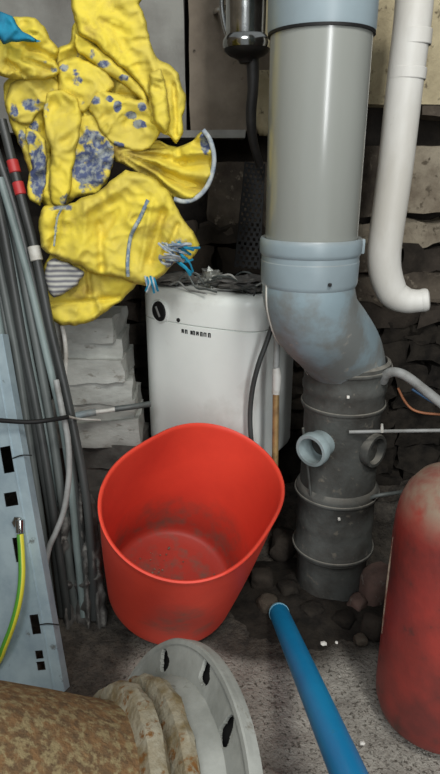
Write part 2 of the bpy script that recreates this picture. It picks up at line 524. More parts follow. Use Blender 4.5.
mouth = P(311, 450, .775)
dv = (mouth - Vector((LX, LY, mouth.z))); dv.z = 0
stub((dv.x, dv.y, -.05 * dv.length), mouth.z + .003, .087, .0215, 'side_stub', M['pvc_stub'], 'pale blue-grey open side stub')
m2 = P(378, 452, .79)
stub((m2.x - LX, m2.y - LY, 0), m2.z, .066, .022, 'side_stub', M['pvc_dirty'], 'dirty grey open side stub')
for (px, py) in ((348, 397), (339, 519)):
    q = P(px, py, LY - .0635)
    box('screw_head', q, (.004, .004, .004), M['chip'], br, .001)
# short web bar down the body beside the pale stub
tube('web_bar', [P(303, 428, .80), P(308, 470, .80), P(311, 497, .80)], .002, M['pvc_dirty'], br, 6)

# ------------------------------------------------------------------ white waste pipe
wp = thing('waste_pipe', 'white plastic waste pipe curving to an open end by the wall', 'pipe', tuple(P(405, 303, .95)))
pts = [P(417, -40, .955), P(413, 15, .95), P(404, 90, .95), P(395, 170, .95), (P(386, 235, .95)), P(384, 258, .95), P(386, 276, .95), P(393, 293, .948), P(405, 300, .944), P(416, 301, .94), P(424, 300, .938)]
rad = [.0257, .0257, .0258, .0259, .0260, .0258, .0255, .024, .0205, .018, .0175]
tube('pipe_barrel', pts, rad, M['white_pipe'], wp, 40, 8)
e1 = P(421, 300.4, .939); e2 = P(429, 299.6, .936)
lathe('end_cap', [(.0176, 0), (.0182, .002), (.0182, .007), (.0165, .011), (.012, .013), (0, .0135)], M['white_pipe'], wp, e1, (e2 - e1), 32)
for (xa, ya, xb, yb) in ((412.5, 30, 411, 46), (407.5, 68, 406, 80)):
    a = P(xa, ya, .95); b = P(xb, yb, .95)
    lathe('coupling', [(.0262, 0), (.0270, .001), (.0270, (b - a).length - .001), (.0262, (b - a).length)], M['white_pipe'], wp, a, b - a, 40)

# ------------------------------------------------------------------ chrome trap and its dark tail pipe
ct = P(247, 46, .97)
tr = thing('bottle_trap', 'chrome bottle trap with dark tail pipe hanging at the wall', 'trap', (ct.x, ct.y, ct.z - .15))
lathe('trap_body', [(0, .2), (.031, .2), (.0305, .03), (.0300, .012)], M['chrome'], tr, ct, seg=48)
lathe('chrome_rim', [(.030, .013), (.0325, .011), (.0348, .006), (.0350, .001), (.0335, -.004), (.030, -.005)], M['chrome'], tr, ct, seg=48, closed=True)
lathe('trap_bowl', [(.0335, -.002), (.0320, -.007), (.026, -.012), (.018, -.015), (.0125, -.018), (.0105, -.022), (0, -.022)], M['dark'], tr, ct, seg=40)
q = [P(252, 52, .97), P(253, 66, .97), P(253, 88, .968), P(251, 115, .97), P(253, 140, .975), P(260, 166, .99)]
tube('tail_pipe', q, [.0095, .0095, .0080, .0078, .0070, .006], M['dark'], tr, 16)
tube('mounting_arm', [P(224, -30, 1.0), P(222, 5, .99), P(226, 30, .98), P(233, 44, .97)], .004, M['chrome'], tr, 10)
tube('mounting_arm', [P(224, 8, .99), P(217, 10, 1.04), P(215, 12, 1.125)], .004, M['chrome'], tr, 10)
# flaking plaster lump beside the pipe
o = from_bm('plaster_lump', rock_bm(P(268, 104, 1.08), (.012, .04, .06), 5, 3, .4), M['plaster_beige'])
tag(settle(o), 'flaking pale plaster lump on the wall left of the soil pipe', 'plaster')

# ------------------------------------------------------------------ black perforated strap
pa, pb = P(255, 163, 1.03), P(247, 268, .97)
ax = (pb - pa).normalized(); sx = Vector((1, .1, 0)); sx = (sx - ax * sx.dot(ax)).normalized()
bm = bmesh.new(); NU, NV = 17, 65; L_ = (pb - pa).length; vs = {}
nrm = sx.cross(ax).normalized()


def pv(i, j):
    if (i, j) not in vs:
        u = (i / NU - .5); v = j / NV
        wd = .034 + .008 * v
        vs[(i, j)] = bm.verts.new(pa + ax * (v * L_) + sx * (u * wd) + nrm * (.0035 * math.cos(u * 3.1)))
    return vs[(i, j)]


for i in range(NU):
    for j in range(NV):
        off = (j // 3) % 2 * 2
        if j % 3 and (i + off) % 4 in (1, 2) and 0 < i < NU - 1: continue
        bm.faces.new((pv(i, j), pv(i + 1, j), pv(i + 1, j + 1), pv(i, j + 1)))
o = from_bm('perforated_strap', bm, M['black'], None, False)
md = o.modifiers.new('thick', 'SOLIDIFY'); md.thickness = .0022
tag(settle(o), 'black perforated metal strap leaning behind the white boiler', 'strap')
backing = bmesh.new()

# ------------------------------------------------------------------ small white water heater
th = math.radians(-30)
BX = Vector((math.cos(th), math.sin(th), 0)); BN = Vector((math.sin(th), -math.cos(th), 0))   # along the face, out of the face
B0 = Vector((-0.142, .966, 0)); BW, BD = .231, .14
Zb, Zt = .20, .482
boiler = thing('water_heater', 'small white under-sink water heater box with round black dial', 'water heater', tuple(B0 + BX * BW / 2 - BN * BD / 2 + Vector((0, 0, Zb))))


def plan(inset=0.0, n=9):
    out = []
    rl, rr, rb = .05, .034, .012
    def arc(cx, cy, r, a0, a1):
        for k in range(n + 1):
            a = a0 + (a1 - a0) * k / n
            out.append((cx + (r - inset) * math.cos(a), cy + (r - inset) * math.sin(a)))
    arc(rl, -rl, rl, PI, PI / 2); 
    # slightly bowed front
    for k in range(1, 8):
        t = k / 8; out.append((rl + (BW - rl - rr) * t, -inset + .006 * math.sin(PI * t)))
    arc(BW - rr, -rr, rr, PI / 2, 0)
    arc(BW - rb, -BD + rb, rb, 0, -PI / 2)
    arc(rb, -BD + rb, rb, -PI / 2, -PI)
    return out


def bpt(u, v, z): return B0 + BX * u + BN * v + Vector((0, 0, z))


def shell(name, levels, m, parent, top=True, bottom=True):
    bm = bmesh.new(); rings = []
    for z, ins in levels: rings.append([bm.verts.new(bpt(u, v, z)) for u, v in plan(ins)])
    n = len(rings[0])
    for A, B in zip(rings[:-1], rings[1:]):
        for k in range(n): bm.faces.new((A[k], A[(k + 1) % n], B[(k + 1) % n], B[k]))
    bm.faces.new(rings[0][::-1]); bm.faces.new(rings[-1])
    return from_bm(name, bm, m, parent, True, 40)


ZS = .432
shell('casing', [(Zb, .012), (Zb + .004, .004), (Zb + .014, 0), (ZS - .0014, 0), (ZS, .003)], M['enamel'], boiler)
lid = shell('control_cover', [(ZS, .003), (ZS + .0014, 0), (Zt - .016, 0), (Zt - .007, .0018), (Zt - .002, .006), (Zt, .012)], M['enamel'], boiler)
# dial on the rounded left shoulder
ang = PI * .80
dc = bpt(.05 + .05 * math.cos(ang) , -.05 + .05 * math.sin(ang), .4575)
dn = (BX * math.cos(ang) + BN * math.sin(ang)).normalized()
dc = bpt(.05 + .05 * math.cos(PI * .47), -.05 + .05 * math.sin(PI * .47), .447)
dn = (BX * math.cos(PI * .58) + BN * math.sin(PI * .58)).normalized()
lathe('dial_ring', [(.0175, -.006), (.0190, .0035), (.0178, .0045), (.0160, .003), (.0160, -.006)], M['enamel'], boiler, dc, dn, 32, closed=True)
kn = lathe('dial', [(0, -.005), (.0159, -.005), (.0159, .004), (.0146, .0055), (0, .0055)], M['black'], boiler, dc, dn, 32)
R = Matrix((dn.cross(Vector((0, 0, 1))), dn, Vector((0, 0, 1)))).transposed()
pt = from_bm('pointer', box_bm(dc + dn * .006, (.003, .003, .018), .0006, R @ Matrix.Rotation(.5, 3, 'Y')), M['tube_grey'], kn)


def front(u, z, off=0):
    t = max(0, min(1, (u - .05) / (BW - .05 - .034)))
    return bpt(u, .006 * math.sin(PI * t) + off, z)


RB = Matrix((BX, -BN, Vector((0, 0, 1)))).transposed()
lathe('indicator_lamp', [(0, -.002), (.0032, -.002), (.0032, .0012), (.002, .002), (0, .002)], M['black'], boiler, front(.092, .438), BN, 16)
# maker's mark: a short run of small dark letters, unreadable at this size
u = .100
for k, (wd, hh) in enumerate(((.0028, .006), (.003, .0065), (.0014, .006), (.0028, .0065), (.003, .0055), (.0026, .0065), (.0034, .0058), (.0028, .0062))):
    bm = bmesh.new()
    if k in (0, 4): box_bm(front(u, .4215 - .0001 * k, .0002), (wd * 1.4, .0008, .0016), 0, RB, bm=bm)
    box_bm(front(u - wd * .5, .4215 - .0001 * k, .0002), (.0017, .0008, hh), 0, RB, bm=bm)
    box_bm(front(u + wd * .5, .4215 - .0001 * k, .0002), (.0016, .0008, hh), 0, RB, bm=bm)
    if k not in (2,): box_bm(front(u, .4215 + hh * .38, .0002), (wd * 1.4, .0008, .0014), 0, RB, bm=bm)
    from_bm('lettering', bm, M['black'], boiler, False)
    u += wd * 1.45 + (.0052 if k == 1 else .0026)
box('wall_bracket', bpt(BW / 2, -BD - .014, .40), (.14, .05, .05), M['dark'], boiler, .003, RB)

# pipework in front of the heater's right side
hp = thing('supply_pipe', 'thin brass pipe with white connector at the heater side', 'pipe', tuple(P(275, 465, .845)))
tube('brass_pipe', [P(276, 392, .806), P(275.5, 430, .806), P(275, 470, .806)], .0048, M['copper'], hp, 12)
tube('connector', [P(276, 368, .81), P(277, 376, .808), P(276, 394, .806)], [.0052, .0066, .0058], M['tube_white'], hp, 12)
tube('flexible_tail', [P(275, 322, .83), P(277, 342, .82), P(276, 368, .81)], .0045, M['tube_grey'], hp, 10)
o = tube('drain_hose', [P(272, 326, .835), P(266, 344, .833), P(258, 366, .833), P(252, 392, .836), P(250, 420, .838), P(252, 450, .838)], .0038, M['rod_dark'], None, 10)
tag(settle(o), 'thin dark hose curving down the front of the white heater', 'hose')

# scrap lying on top of the heater
zt = Zt
for i in range(18):
    rr_ = random.Random(i + 20)
    u0 = rr_.uniform(.0, .19); v0 = rr_.uniform(-.10, -.015)
    pts = []
    a = rr_.uniform(-.35, .35)
    for k in range(5):
        pts.append(bpt(min(BW - .01, u0 + .022 * k * math.cos(a)), v0 + .02 * k * math.sin(a), zt + .003 + .001 * (i % 4) + abs(rr_.gauss(0, .011)) * (1 if 0 < k < 4 else .1)))
    m = (M['tube_grey'], M['rod_mid'], M['tube_white'], M['rod_dark'])[i % 4]
    o = tube('wire_offcut', pts, .0015, m, None, 6, 5)
    tag(settle(o), 'short bent wire offcut in the tangle on top of the heater', 'wire', 'wire offcuts on top of the heater')


def crumple(name, c, s, seed, m, n=14, amp=.5):
    bm = bmesh.new(); bmesh.ops.create_icosphere(bm, subdivisions=3, radius=1)
    for v in bm.verts:
        q = v.co * 2.3 + Vector((seed, seed * 2, 0))
        d = abs(noise.noise(q)) + .5 * abs(noise.noise(q * 2.4))
        v.co = Vector((v.co.x * s[0], v.co.y * s[1], v.co.z * s[2])) * (1 - amp * .9 + amp * 2 * d) + Vector(c)
    bm.normal_update()
    me_z = min(v.co.z for v in bm.verts)
    return from_bm(name, bm, m, None, False)


o = crumple('foil_scrap', bpt(.118, -.055, zt + .016), (.020, .016, .014), 3, M['foil'])
tag(settle(o), 'crumpled silver foil scrap on the heater beside the black strap', 'foil')
o = crumple('dark_rag', bpt(.178, -.06, zt + .012), (.05, .04, .011), 8, M['bag'])
tag(settle(o), 'flat dark rag on the right end of the heater top', 'rag')
o = crumple('dark_rag', bpt(.05, -.05, zt + .008), (.04, .035, .008), 11, M['slab_dark'])
tag(settle(o), 'grey rag under the wire tangle at the left of the heater top', 'rag')


# ------------------------------------------------------------------ yellow cloths
def cloth(name, outline, Y, bulge, m, folds=(), blobs=(), label=None, parent=None, seed=0, step=1.9, crease=.010, edge=12, fan=None, brown_tint=(), cat='cloth', group=None, tilt=(0, 0)):
    """Crumpled cloth: an outline with swelling front, folds and a back of its own."""
    poly = [tuple(p) for p in outline]
    # round the outline
    q = [Vector((a, b, 0)) for a, b in poly]
    q = [q[-1]] + q + [q[0], q[1]]
    bd = []
    for i in range(1, len(q) - 2):
        a, b, c, d = q[i - 1:i + 3]
        nseg = max(2, int((c - b).length / step))
        for k in range(nseg):
            t = k / nseg
            sm = 0.5 * ((2 * b) + (c - a) * t + (2 * a - 5 * b + 4 * c - d) * t * t + (3 * b - a - 3 * c + d) * t ** 3)
            sm = sm * .45 + (b + (c - b) * t) * .55
            sm += noise.noise_vector(sm * .11 + Vector((seed, 0, 0))) * 1.9
            bd.append(sm)
    B = np.array([(p.x, p.y) for p in bd])
    rr_ = random.Random(seed)
    x0, y0 = B.min(0); x1, y1 = B.max(0)
    gx, gy = np.meshgrid(np.arange(x0, x1, step), np.arange(y0, y1, step))
    G = np.stack([gx.ravel(), gy.ravel()], -1)
    G[:, 0] += (np.round((G[:, 1] - y0) / step) % 2) * step / 2
    A = B; C = np.roll(B, -1, 0)

    def dist(Q):
        ab = C - A; t = ((Q[:, None] - A) * ab).sum(-1) / (ab ** 2).sum(-1); t = np.clip(t, 0, 1)
        return np.sqrt(((Q[:, None] - (A + t[..., None] * ab)) ** 2).sum(-1)).min(1)
    cond = (A[:, 1] > G[:, None, 1]) != (C[:, 1] > G[:, None, 1])
    with np.errstate(divide='ignore', invalid='ignore'):
        xi = (C[:, 0] - A[:, 0]) * (G[:, None, 1] - A[:, 1]) / (C[:, 1] - A[:, 1]) + A[:, 0]
    ins = (cond & (G[:, None, 0] < xi)).sum(1) % 2 == 1
    G = G[ins]; d = dist(G); G = G[d > step * .6]; d = d[d > step * .6]
    pts = [Vector((a, b)) for a, b in B] + [Vector((a, b)) for a, b in G]
    nb = len(B)
    vo, _, fo, _, _, _ = delaunay_2d_cdt(pts, [], [list(range(nb))], 1, 1e-4)
    V = np.array([(v.x, v.y) for v in vo]); D = dist(V)
    isb = D < 1e-3
    rel = np.zeros(len(V)); pr = np.zeros(len(V)); gm = np.zeros(len(V))
    for i, (x, y) in enumerate(V):
        e = min(1, D[i] / edge)
        h = bulge * math.sqrt(max(0, 1 - (1 - e) ** 2))
        v = Vector((x / 34., y / 34., seed * 3.1))
        wv = noise.noise_vector(v * .8) * .5
        r = 1 - abs(noise.noise(v * 1.0 + wv)) * 2.2
        r2 = 1 - abs(noise.noise(v * 2.3 + wv * 2 + Vector((5, 1, 2)))) * 2.2
        r3 = 1 - abs(noise.noise(v * 4.6 + wv * 3 + Vector((9, 3, 7)))) * 2.4
        sw = noise.noise(v * .35 + Vector((3, 8, 1)))
        h += (crease * (r * .8 + r2 * .42 + r3 * .10 - .5) + crease * .6 * sw) * min(1, D[i] / 4)
        if fan:
            a = math.atan2(y - fan[1], x - fan[0]); rad_ = math.hypot(x - fan[0], y - fan[1])
            h += fan[3] * math.sin(a * fan[2] + 1.5 * noise.noise(v)) * min(1, rad_ / 45) * min(1, D[i] / 4)
        for (ax_, ay_, bx_, by_, wd, am) in folds:
            lx, ly = bx_ - ax_, by_ - ay_
            t = max(0, min(1, ((x - ax_) * lx + (y - ay_) * ly) / (lx * lx + ly * ly)))
            dd = math.hypot(x - ax_ - t * lx, y - ay_ - t * ly)
            h += am * math.exp(-(dd / wd) ** 2) * min(1, D[i] / 4)
        rel[i] = h
        for (cx, cy, rx, ry, s) in blobs:
            f = 1 - math.hypot((x - cx) / rx, (y - cy) / ry)
            if f > -1: pr[i] = max(pr[i], s * min(1, .5 + f))
        for (cx, cy, rx, ry, s) in brown_tint:
            f = 1 - math.hypot((x - cx) / rx, (y - cy) / ry)
            if f > 0: gm[i] = max(gm[i], s * min(1, f * 1.6))
    bm = bmesh.new(); bm.verts.layers.float.new('print'); bm.verts.layers.float.new('grime')
    lay = bm.verts.layers.float['print']; lg = bm.verts.layers.float['grime']
    fr = []
    for i, (x, y) in enumerate(V):
        yy = Y + tilt[0] * (x - x0) / (x1 - x0) + tilt[1] * (y - y0) / (y1 - y0)
        v = bm.verts.new(P(x, y, yy - rel[i])); v[lay] = pr[i]; v[lg] = gm[i]; fr.append(v)
    bk = []
    for i, (x, y) in enumerate(V):
        if isb[i]: bk.append(fr[i]); continue
        yy = Y + tilt[0] * (x - x0) / (x1 - x0) + tilt[1] * (y - y0) / (y1 - y0)
        v = bm.verts.new(P(x, y, yy + .005 - rel[i] * .15)); v[lay] = pr[i]; bk.append(v)
    for f in fo:
        if len(f) < 3: continue
        try: bm.faces.new([fr[i] for i in f])
        except ValueError: pass
        try: bm.faces.new([bk[i] for i in f][::-1])
        except ValueError: pass
    o = from_bm(name, bm, m, parent, True)
    if not parent: tag(o, label, cat, group)
    def surf(x, y):
        i = int(((V - [x, y]) ** 2).sum(1).argmin())
        yy = Y + tilt[0] * (x - x0) / (x1 - x0) + tilt[1] * (y - y0) / (y1 - y0)
        return P(x, y, yy - rel[i] - .0030)
    return o, surf


# broad stained piece, behind
heap = thing('yellow_cloth', 'large yellow cloth with worn blue-grey spots across the middle of the heap', 'cloth', tuple(P(80, 205, .87)))
cloth('cloth_body', [(4, 84), (20, 70), (40, 58), (58, 48), (70, 42), (76, 20), (96, 30), (116, 46), (136, 64), (150, 84), (152, 108), (160, 128), (156, 144), (134, 148), (116, 152), (112, 166),
                       (106, 186), (90, 195), (74, 198), (58, 212), (44, 206), (36, 190), (30, 176), (22, 150), (12, 130), (6, 110)], .875, .010, M['cloth'], parent=heap, seed=2, crease=.017, edge=4,
      folds=((84, 48, 86, 80, 3, -.012), (95, 92, 140, 98, 3, -.010), (20, 90, 40, 140, 6, .008)),
      blobs=((62, 66, 5, 5, 1.1), (76, 72, 5, 4, .8), (78, 54, 3, 9, .8), (92, 56, 4, 9, .8), (84, 46, 8, 3, .7), (105, 62, 7, 4, 1.0), (122, 70, 6, 3, .9), (78, 82, 8, 6, .72), (32, 103, 16, 9, .75), (16, 112, 6, 14, .75),
             (34, 130, 8, 14, .9), (60, 86, 4, 8, .6), (22, 140, 6, 12, .8), (140, 124, 8, 5, 1.0), (142, 107, 5, 6, .9), (100, 190, 14, 9, .9)))
FOLDS = [
    ([(26, 128), (36, 132), (44, 140), (47, 160), (45, 182), (40, 203), (30, 198), (27, 186), (32, 168), (28, 148)], .846, 31, ((38, 172, 10, 30, 1.15), (32, 138, 8, 10, .8))),
    ([(48, 96), (62, 92), (76, 100), (80, 122), (76, 146), (72, 168), (70, 190), (63, 206), (52, 200), (50, 180), (52, 160), (48, 138), (44, 118)], .838, 32, ((66, 200, 10, 8, .7), (46, 110, 4, 12, .6))),
    ([(80, 120), (94, 116), (110, 126), (116, 142), (112, 162), (106, 180), (96, 192), (82, 194), (70, 198), (66, 186), (72, 168), (74, 146)], .850, 33, ((92, 142, 16, 18, .84), (88, 168, 24, 26, .98), (104, 156, 14, 22, .9))),
    ([(98, 92), (116, 94), (134, 100), (146, 100), (153, 116), (158, 132), (150, 144), (140, 150), (126, 148), (112, 142), (100, 126), (92, 108)], .842, 34,
     ((95, 101, 6, 6, .95), (109, 99, 5, 4, .9), (118, 106, 5, 7, .95), (130, 115, 7, 5, 1.0), (142, 107, 5, 6, 1.0), (140, 124, 8, 5, 1.1), (118, 146, 8, 6, .9))),
    ([(12, 84), (30, 76), (50, 76), (60, 88), (54, 100), (40, 112), (28, 124), (14, 120), (6, 104)], .853, 35, ((32, 105, 14, 8, .85), (14, 112, 6, 12, .8), (52, 92, 4, 8, .6))),
    ([(60, 64), (74, 58), (92, 64), (108, 72), (112, 88), (100, 98), (84, 112), (70, 106), (60, 90)], .848, 36, ((76, 72, 6, 5, .8), (78, 82, 8, 7, .74), (84, 104, 4, 6, .7), (64, 68, 6, 5, .9))),
]
for ol, yy, sd, bl in FOLDS:
    cx_ = sum(p[0] for p in ol) / len(ol); cy_ = sum(p[1] for p in ol) / len(ol)
    ol = [(cx_ + (p[0] - cx_) * 1.07, cy_ + (p[1] - cy_) * 1.05) for p in ol]
    cloth('cloth_fold', ol, yy + .004, .005, M['cloth'], parent=heap, seed=sd, crease=.010, edge=3, blobs=bl)
# piece hanging at the top, over it
top = thing('yellow_cloth', 'smooth bright yellow cloth hanging highest in the heap, nearly unstained', 'cloth', tuple(P(170, 140, .85)))
cloth('cloth_body', [(70, -18), (110, -24), (148, -16), (140, 4), (146, 18), (149, 36), (156, 56), (168, 64), (178, 72), (182, 86), (186, 100), (183, 116), (184, 130), (177, 143), (168, 136), (158, 132), (150, 122), (148, 110), (148, 98),
                       (138, 82), (122, 67), (106, 54), (92, 42), (78, 33), (73, 12)], .845, .009, M['cloth'], parent=top, seed=1, crease=.008,
      folds=((78, 34, 146, 94, 4, .008), (150, 60, 180, 135, 4, .006), (162, 84, 166, 135, 2.5, -.012), (174, 85, 176, 135, 2.5, -.009), (110, 0, 160, 110, 8, -.006)), edge=5,
      blobs=((137, 82, 8, 3, .5),))
cloth('cloth_fold', [(150, 74), (160, 70), (166, 84), (168, 104), (170, 124), (164, 134), (156, 126), (152, 110), (150, 92)], .824, .008, M['cloth'], parent=top, seed=41, crease=.009, edge=4)
cloth('cloth_fold', [(76, 34), (92, 42), (108, 55), (124, 68), (140, 84), (149, 98), (148, 108), (136, 96), (118, 80), (100, 70), (88, 60), (78, 52), (74, 42)], .851, .007, M['cloth'], parent=heap, seed=42, crease=.007, edge=4,
      blobs=((104, 64, 8, 5, 1.0), (124, 78, 7, 4, .9), (92, 54, 4, 8, .8)))

# top left lump
cloth('yellow_cloth', [(-20, 30), (-5, 16), (18, 17), (34, 17), (44, 26), (50, 38), (60, 50), (56, 60), (62, 72), (46, 80), (26, 80), (6, 78), (-14, 70), (-24, 50)], .845, .014, M['cloth'],
      label='rounded yellow cloth bunched in the top left corner beside teal strip', seed=3, crease=.018, edge=6,
      folds=((8, 62, 26, 78, 3, -.016), (20, 42, 52, 58, 4, -.014), (24, 60, 60, 72, 3, -.01)), blobs=((44, 62, 6, 4, .7), (54, 70, 5, 4, .7), (12, 70, 7, 4, .6)))
cloth('teal_strip', [(-2, 12), (12, 16), (18, 28), (28, 34), (42, 42), (30, 42), (20, 42), (12, 42), (2, 44), (-4, 30)], .806, .008, M['teal'], label='teal fabric strip poking out at the top left corner', cat='strip', seed=4, crease=.006, edge=5,
      folds=((10, 20, 40, 42, 3, .006),))
# fan shaped open cuff
fan = thing('yellow_cuff', 'fan-shaped yellow cuff with pale bound edge spreading to the right', 'cuff', tuple(P(170, 200, .85)))
o, sf = cloth('cuff_cloth', [(108, 148), (120, 136), (138, 134), (158, 141), (178, 146), (190, 142), (204, 130), (211, 142), (215, 158), (213, 175), (206, 190), (196, 199), (184, 202), (170, 197), (156, 189),
                             (144, 177), (130, 168), (114, 160)], .86, .010, M['cloth'], parent=fan, seed=5, crease=.010, edge=4, brown_tint=((128, 148, 44, 18, .8), (150, 170, 22, 8, .5), (200, 186, 16, 8, .5)), fan=(112, 148, 26, .011),
             blobs=((206, 142, 7, 13, 1.1), (140, 144, 16, 3, .5)), folds=((120, 138, 180, 152, 5, -.014), (150, 172, 196, 186, 4, -.006)))
edge = [(203, 130), (210, 140), (214, 157), (212, 174), (206, 188), (196, 198), (184, 201.5), (174, 199)]
tube('edge_binding', [P(x, y, .85 - .006) for x, y in edge], .0032, M['trim'], fan, 8)
# lower broad piece with stitched line
lowc = thing('yellow_cloth', 'broad yellow cloth with blue-grey stitched line above the white heater', 'cloth', tuple(P(110, 284, .83)))
o, sf = cloth('cloth_body', [(44, 206), (62, 206), (80, 199), (98, 192), (112, 180), (126, 170), (142, 173), (156, 180), (170, 192), (177, 208), (184, 221), (194, 232), (199, 246), (190, 262), (174, 264),
                             (162, 274), (150, 286), (138, 284), (118, 278), (96, 274), (74, 264), (54, 257), (42, 248), (38, 226)], .83, .012, M['cloth'], parent=lowc, seed=6, crease=.010, edge=5, brown_tint=((165, 222, 16, 10, .5), (98, 186, 22, 6, .5)),
             folds=((60, 214, 52, 250, 4, -.012), (152, 200, 140, 270, 3, .006), (164, 210, 150, 260, 4, -.012), (178, 225, 165, 255, 3, -.010), (90, 200, 76, 255, 10, .008), (100, 225, 102, 272, 4, -.008), (66, 220, 110, 196, 5, .008)),
             blobs=((182, 246, 14, 11, .75), (170, 262, 12, 8, .8), (56, 222, 4, 16, .55), (62, 207, 14, 5, .9)))
tube('stitched_seam', [sf(x, y) for x, y in ((148, 200), (144, 209), (140, 218), (135, 227), (131, 236), (129, 246), (128, 256), (127.5, 266), (128, 276))], .0026, M['stitch'], lowc, 8)
tube('stitched_seam', [sf(x, y) for x, y in ((62, 208), (58, 216), (56, 226), (55, 236), (54, 246))], .0014, M['stitch'], lowc, 6)
# frayed teal and grey fringe at its right end
fr_ = thing('frayed_fringe', 'frayed teal and grey fringe at the right tip of the lower yellow cloth', 'fringe', tuple(P(180, 262, .80)))
rf = random.Random(3)
for k in range(26):
    x0 = rf.uniform(158, 184); y0 = rf.uniform(242, 264)
    a_ = rf.uniform(-.3, 1.0); ln = rf.uniform(9, 20); bd_ = rf.uniform(-4, 4)
    yy = rf.uniform(.785, .805)
    pts = [P(x0, y0, yy), P(x0 + ln * .5 * math.cos(a_) + bd_ * .5, y0 + ln * .5 * math.sin(a_) - bd_ * .5, yy - .006), P(x0 + ln * math.cos(a_), y0 + ln * math.sin(a_), yy)]
    teal = x0 > 174 and k % 3 != 0
    tube('strand', pts, rf.uniform(.0011, .0024), M['teal'] if teal else (M['trim'], M['stitch'], M['tube_grey'])[k % 3], fr_, 6, 4, flat=1.0)
tf = thing('teal_tuft', 'small teal tuft hanging over the heater corner below the cloth', 'tuft', tuple(P(150, 292, .80)))
for k in range(6):
    x0 = 145 + k * 1.8
    tube('strand', [P(x0, 276 + k % 3, .80), P(x0 + 1.5, 283, .796), P(x0 + rf.uniform(-2, 4), 290 + k % 4, .80)], .0014, M['teal'] if k % 2 else M['trim'], tf, 6, 4)

# bottom piece with striped knit
bot = thing('yellow_cloth', 'lowest yellow cloth, dirtier, with striped knit patch', 'cloth', tuple(P(90, 326, .85)))
cloth('cloth_body', [(44, 262), (56, 252), (76, 258), (100, 266), (124, 268), (140, 278), (133, 290), (120, 301), (106, 312), (92, 321), (76, 326), (60, 325), (51, 318), (47, 300), (43, 280)], .858, .013, M['cloth'], parent=bot,
      seed=12, crease=.009, edge=5, brown_tint=((80, 290, 26, 16, .6), (115, 275, 24, 10, .5)), folds=((50, 305, 120, 298, 3, -.010), (88, 272, 90, 292, 3, -.014)), blobs=((76, 296, 6, 6, .6), (110, 268, 22, 4, .6)))
cloth('striped_knit', [(46, 262), (56, 258), (70, 264), (84, 272), (78, 284), (68, 292), (54, 298), (48, 290), (45, 276)], .834, .008, M['knit'], parent=bot, seed=13, crease=.005, edge=5)

# ------------------------------------------------------------------ stack of pale slabs
st = thing('slab_stack', 'stack of pale dusty crumbling slabs left of the white heater', 'stack', (-.2, 1.0, 0))
ys = [322, 341, 362, 382, 403, 424, 446, 468, 492, 520, 550]
xr = [116, 122, 125, 130, 135, 139, 142, 143, 144, 145]
for i in range(10):
    Yf = .925 + .006 * math.sin(i * 2.1)
    a = P(52, ys[i], Yf); b = P(xr[i], ys[i + 1], Yf)
    c = Vector(((a.x + b.x) / 2, Yf + .05, (a.z + b.z) / 2))
    rot = Matrix.Rotation(math.radians((-2, 1, -1, 2, 0, -2, 1, 1, 0, 1)[i]), 3, 'Y') @ Matrix.Rotation(math.radians((-4, 3, -2, 5, 0, 2, -4, 3, 0, 1)[i]), 3, 'Z')
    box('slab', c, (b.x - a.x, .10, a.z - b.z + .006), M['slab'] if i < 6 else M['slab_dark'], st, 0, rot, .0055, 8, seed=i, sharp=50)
zz = F(60, 560).z
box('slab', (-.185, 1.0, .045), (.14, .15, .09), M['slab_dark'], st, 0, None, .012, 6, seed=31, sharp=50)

# strap crossing the rods and the stack
sr = thing('binding_cable', 'thin black cable crossing the rods toward the slabs', 'cable', tuple(P(40, 420, .80)))
tube('black_cable', [P(-15, 419, .735), P(8, 421, .733), P(30, 422, .735), P(50, 420, .745), P(68, 417, .765)], .0032, M['black'], sr, 10)
tube('loose_end', [P(66, 416, .765), P(80, 419, .80), P(100, 420, .84)], .0016, M['tube_white'], sr, 6)
sl = thing('cable_sleeve', 'grey and white cable sleeve lying across the slab faces', 'sleeve', tuple(P(110, 412, .89)))
tube('blue_grey_sleeve', [P(74, 416, .885), P(84, 414, .888), P(96, 412, .892)], .0058, M['pvc_elbow'], sl, 10)
tube('white_core', [P(95, 412, .892), P(105, 411, .894), P(116, 409, .896)], .0036, M['tube_white'], sl, 10)
tube('grey_tail', [P(115, 409, .896), P(130, 407, .9), P(150, 404, .915)], .0050, M['rod_mid'], sl, 10)

# ------------------------------------------------------------------ rods and cables at the left
def Yrod(y, front_=0.0):
    return .885 - (.885 - .765) * max(-.2, min(1, (y - 150) / 450)) - front_


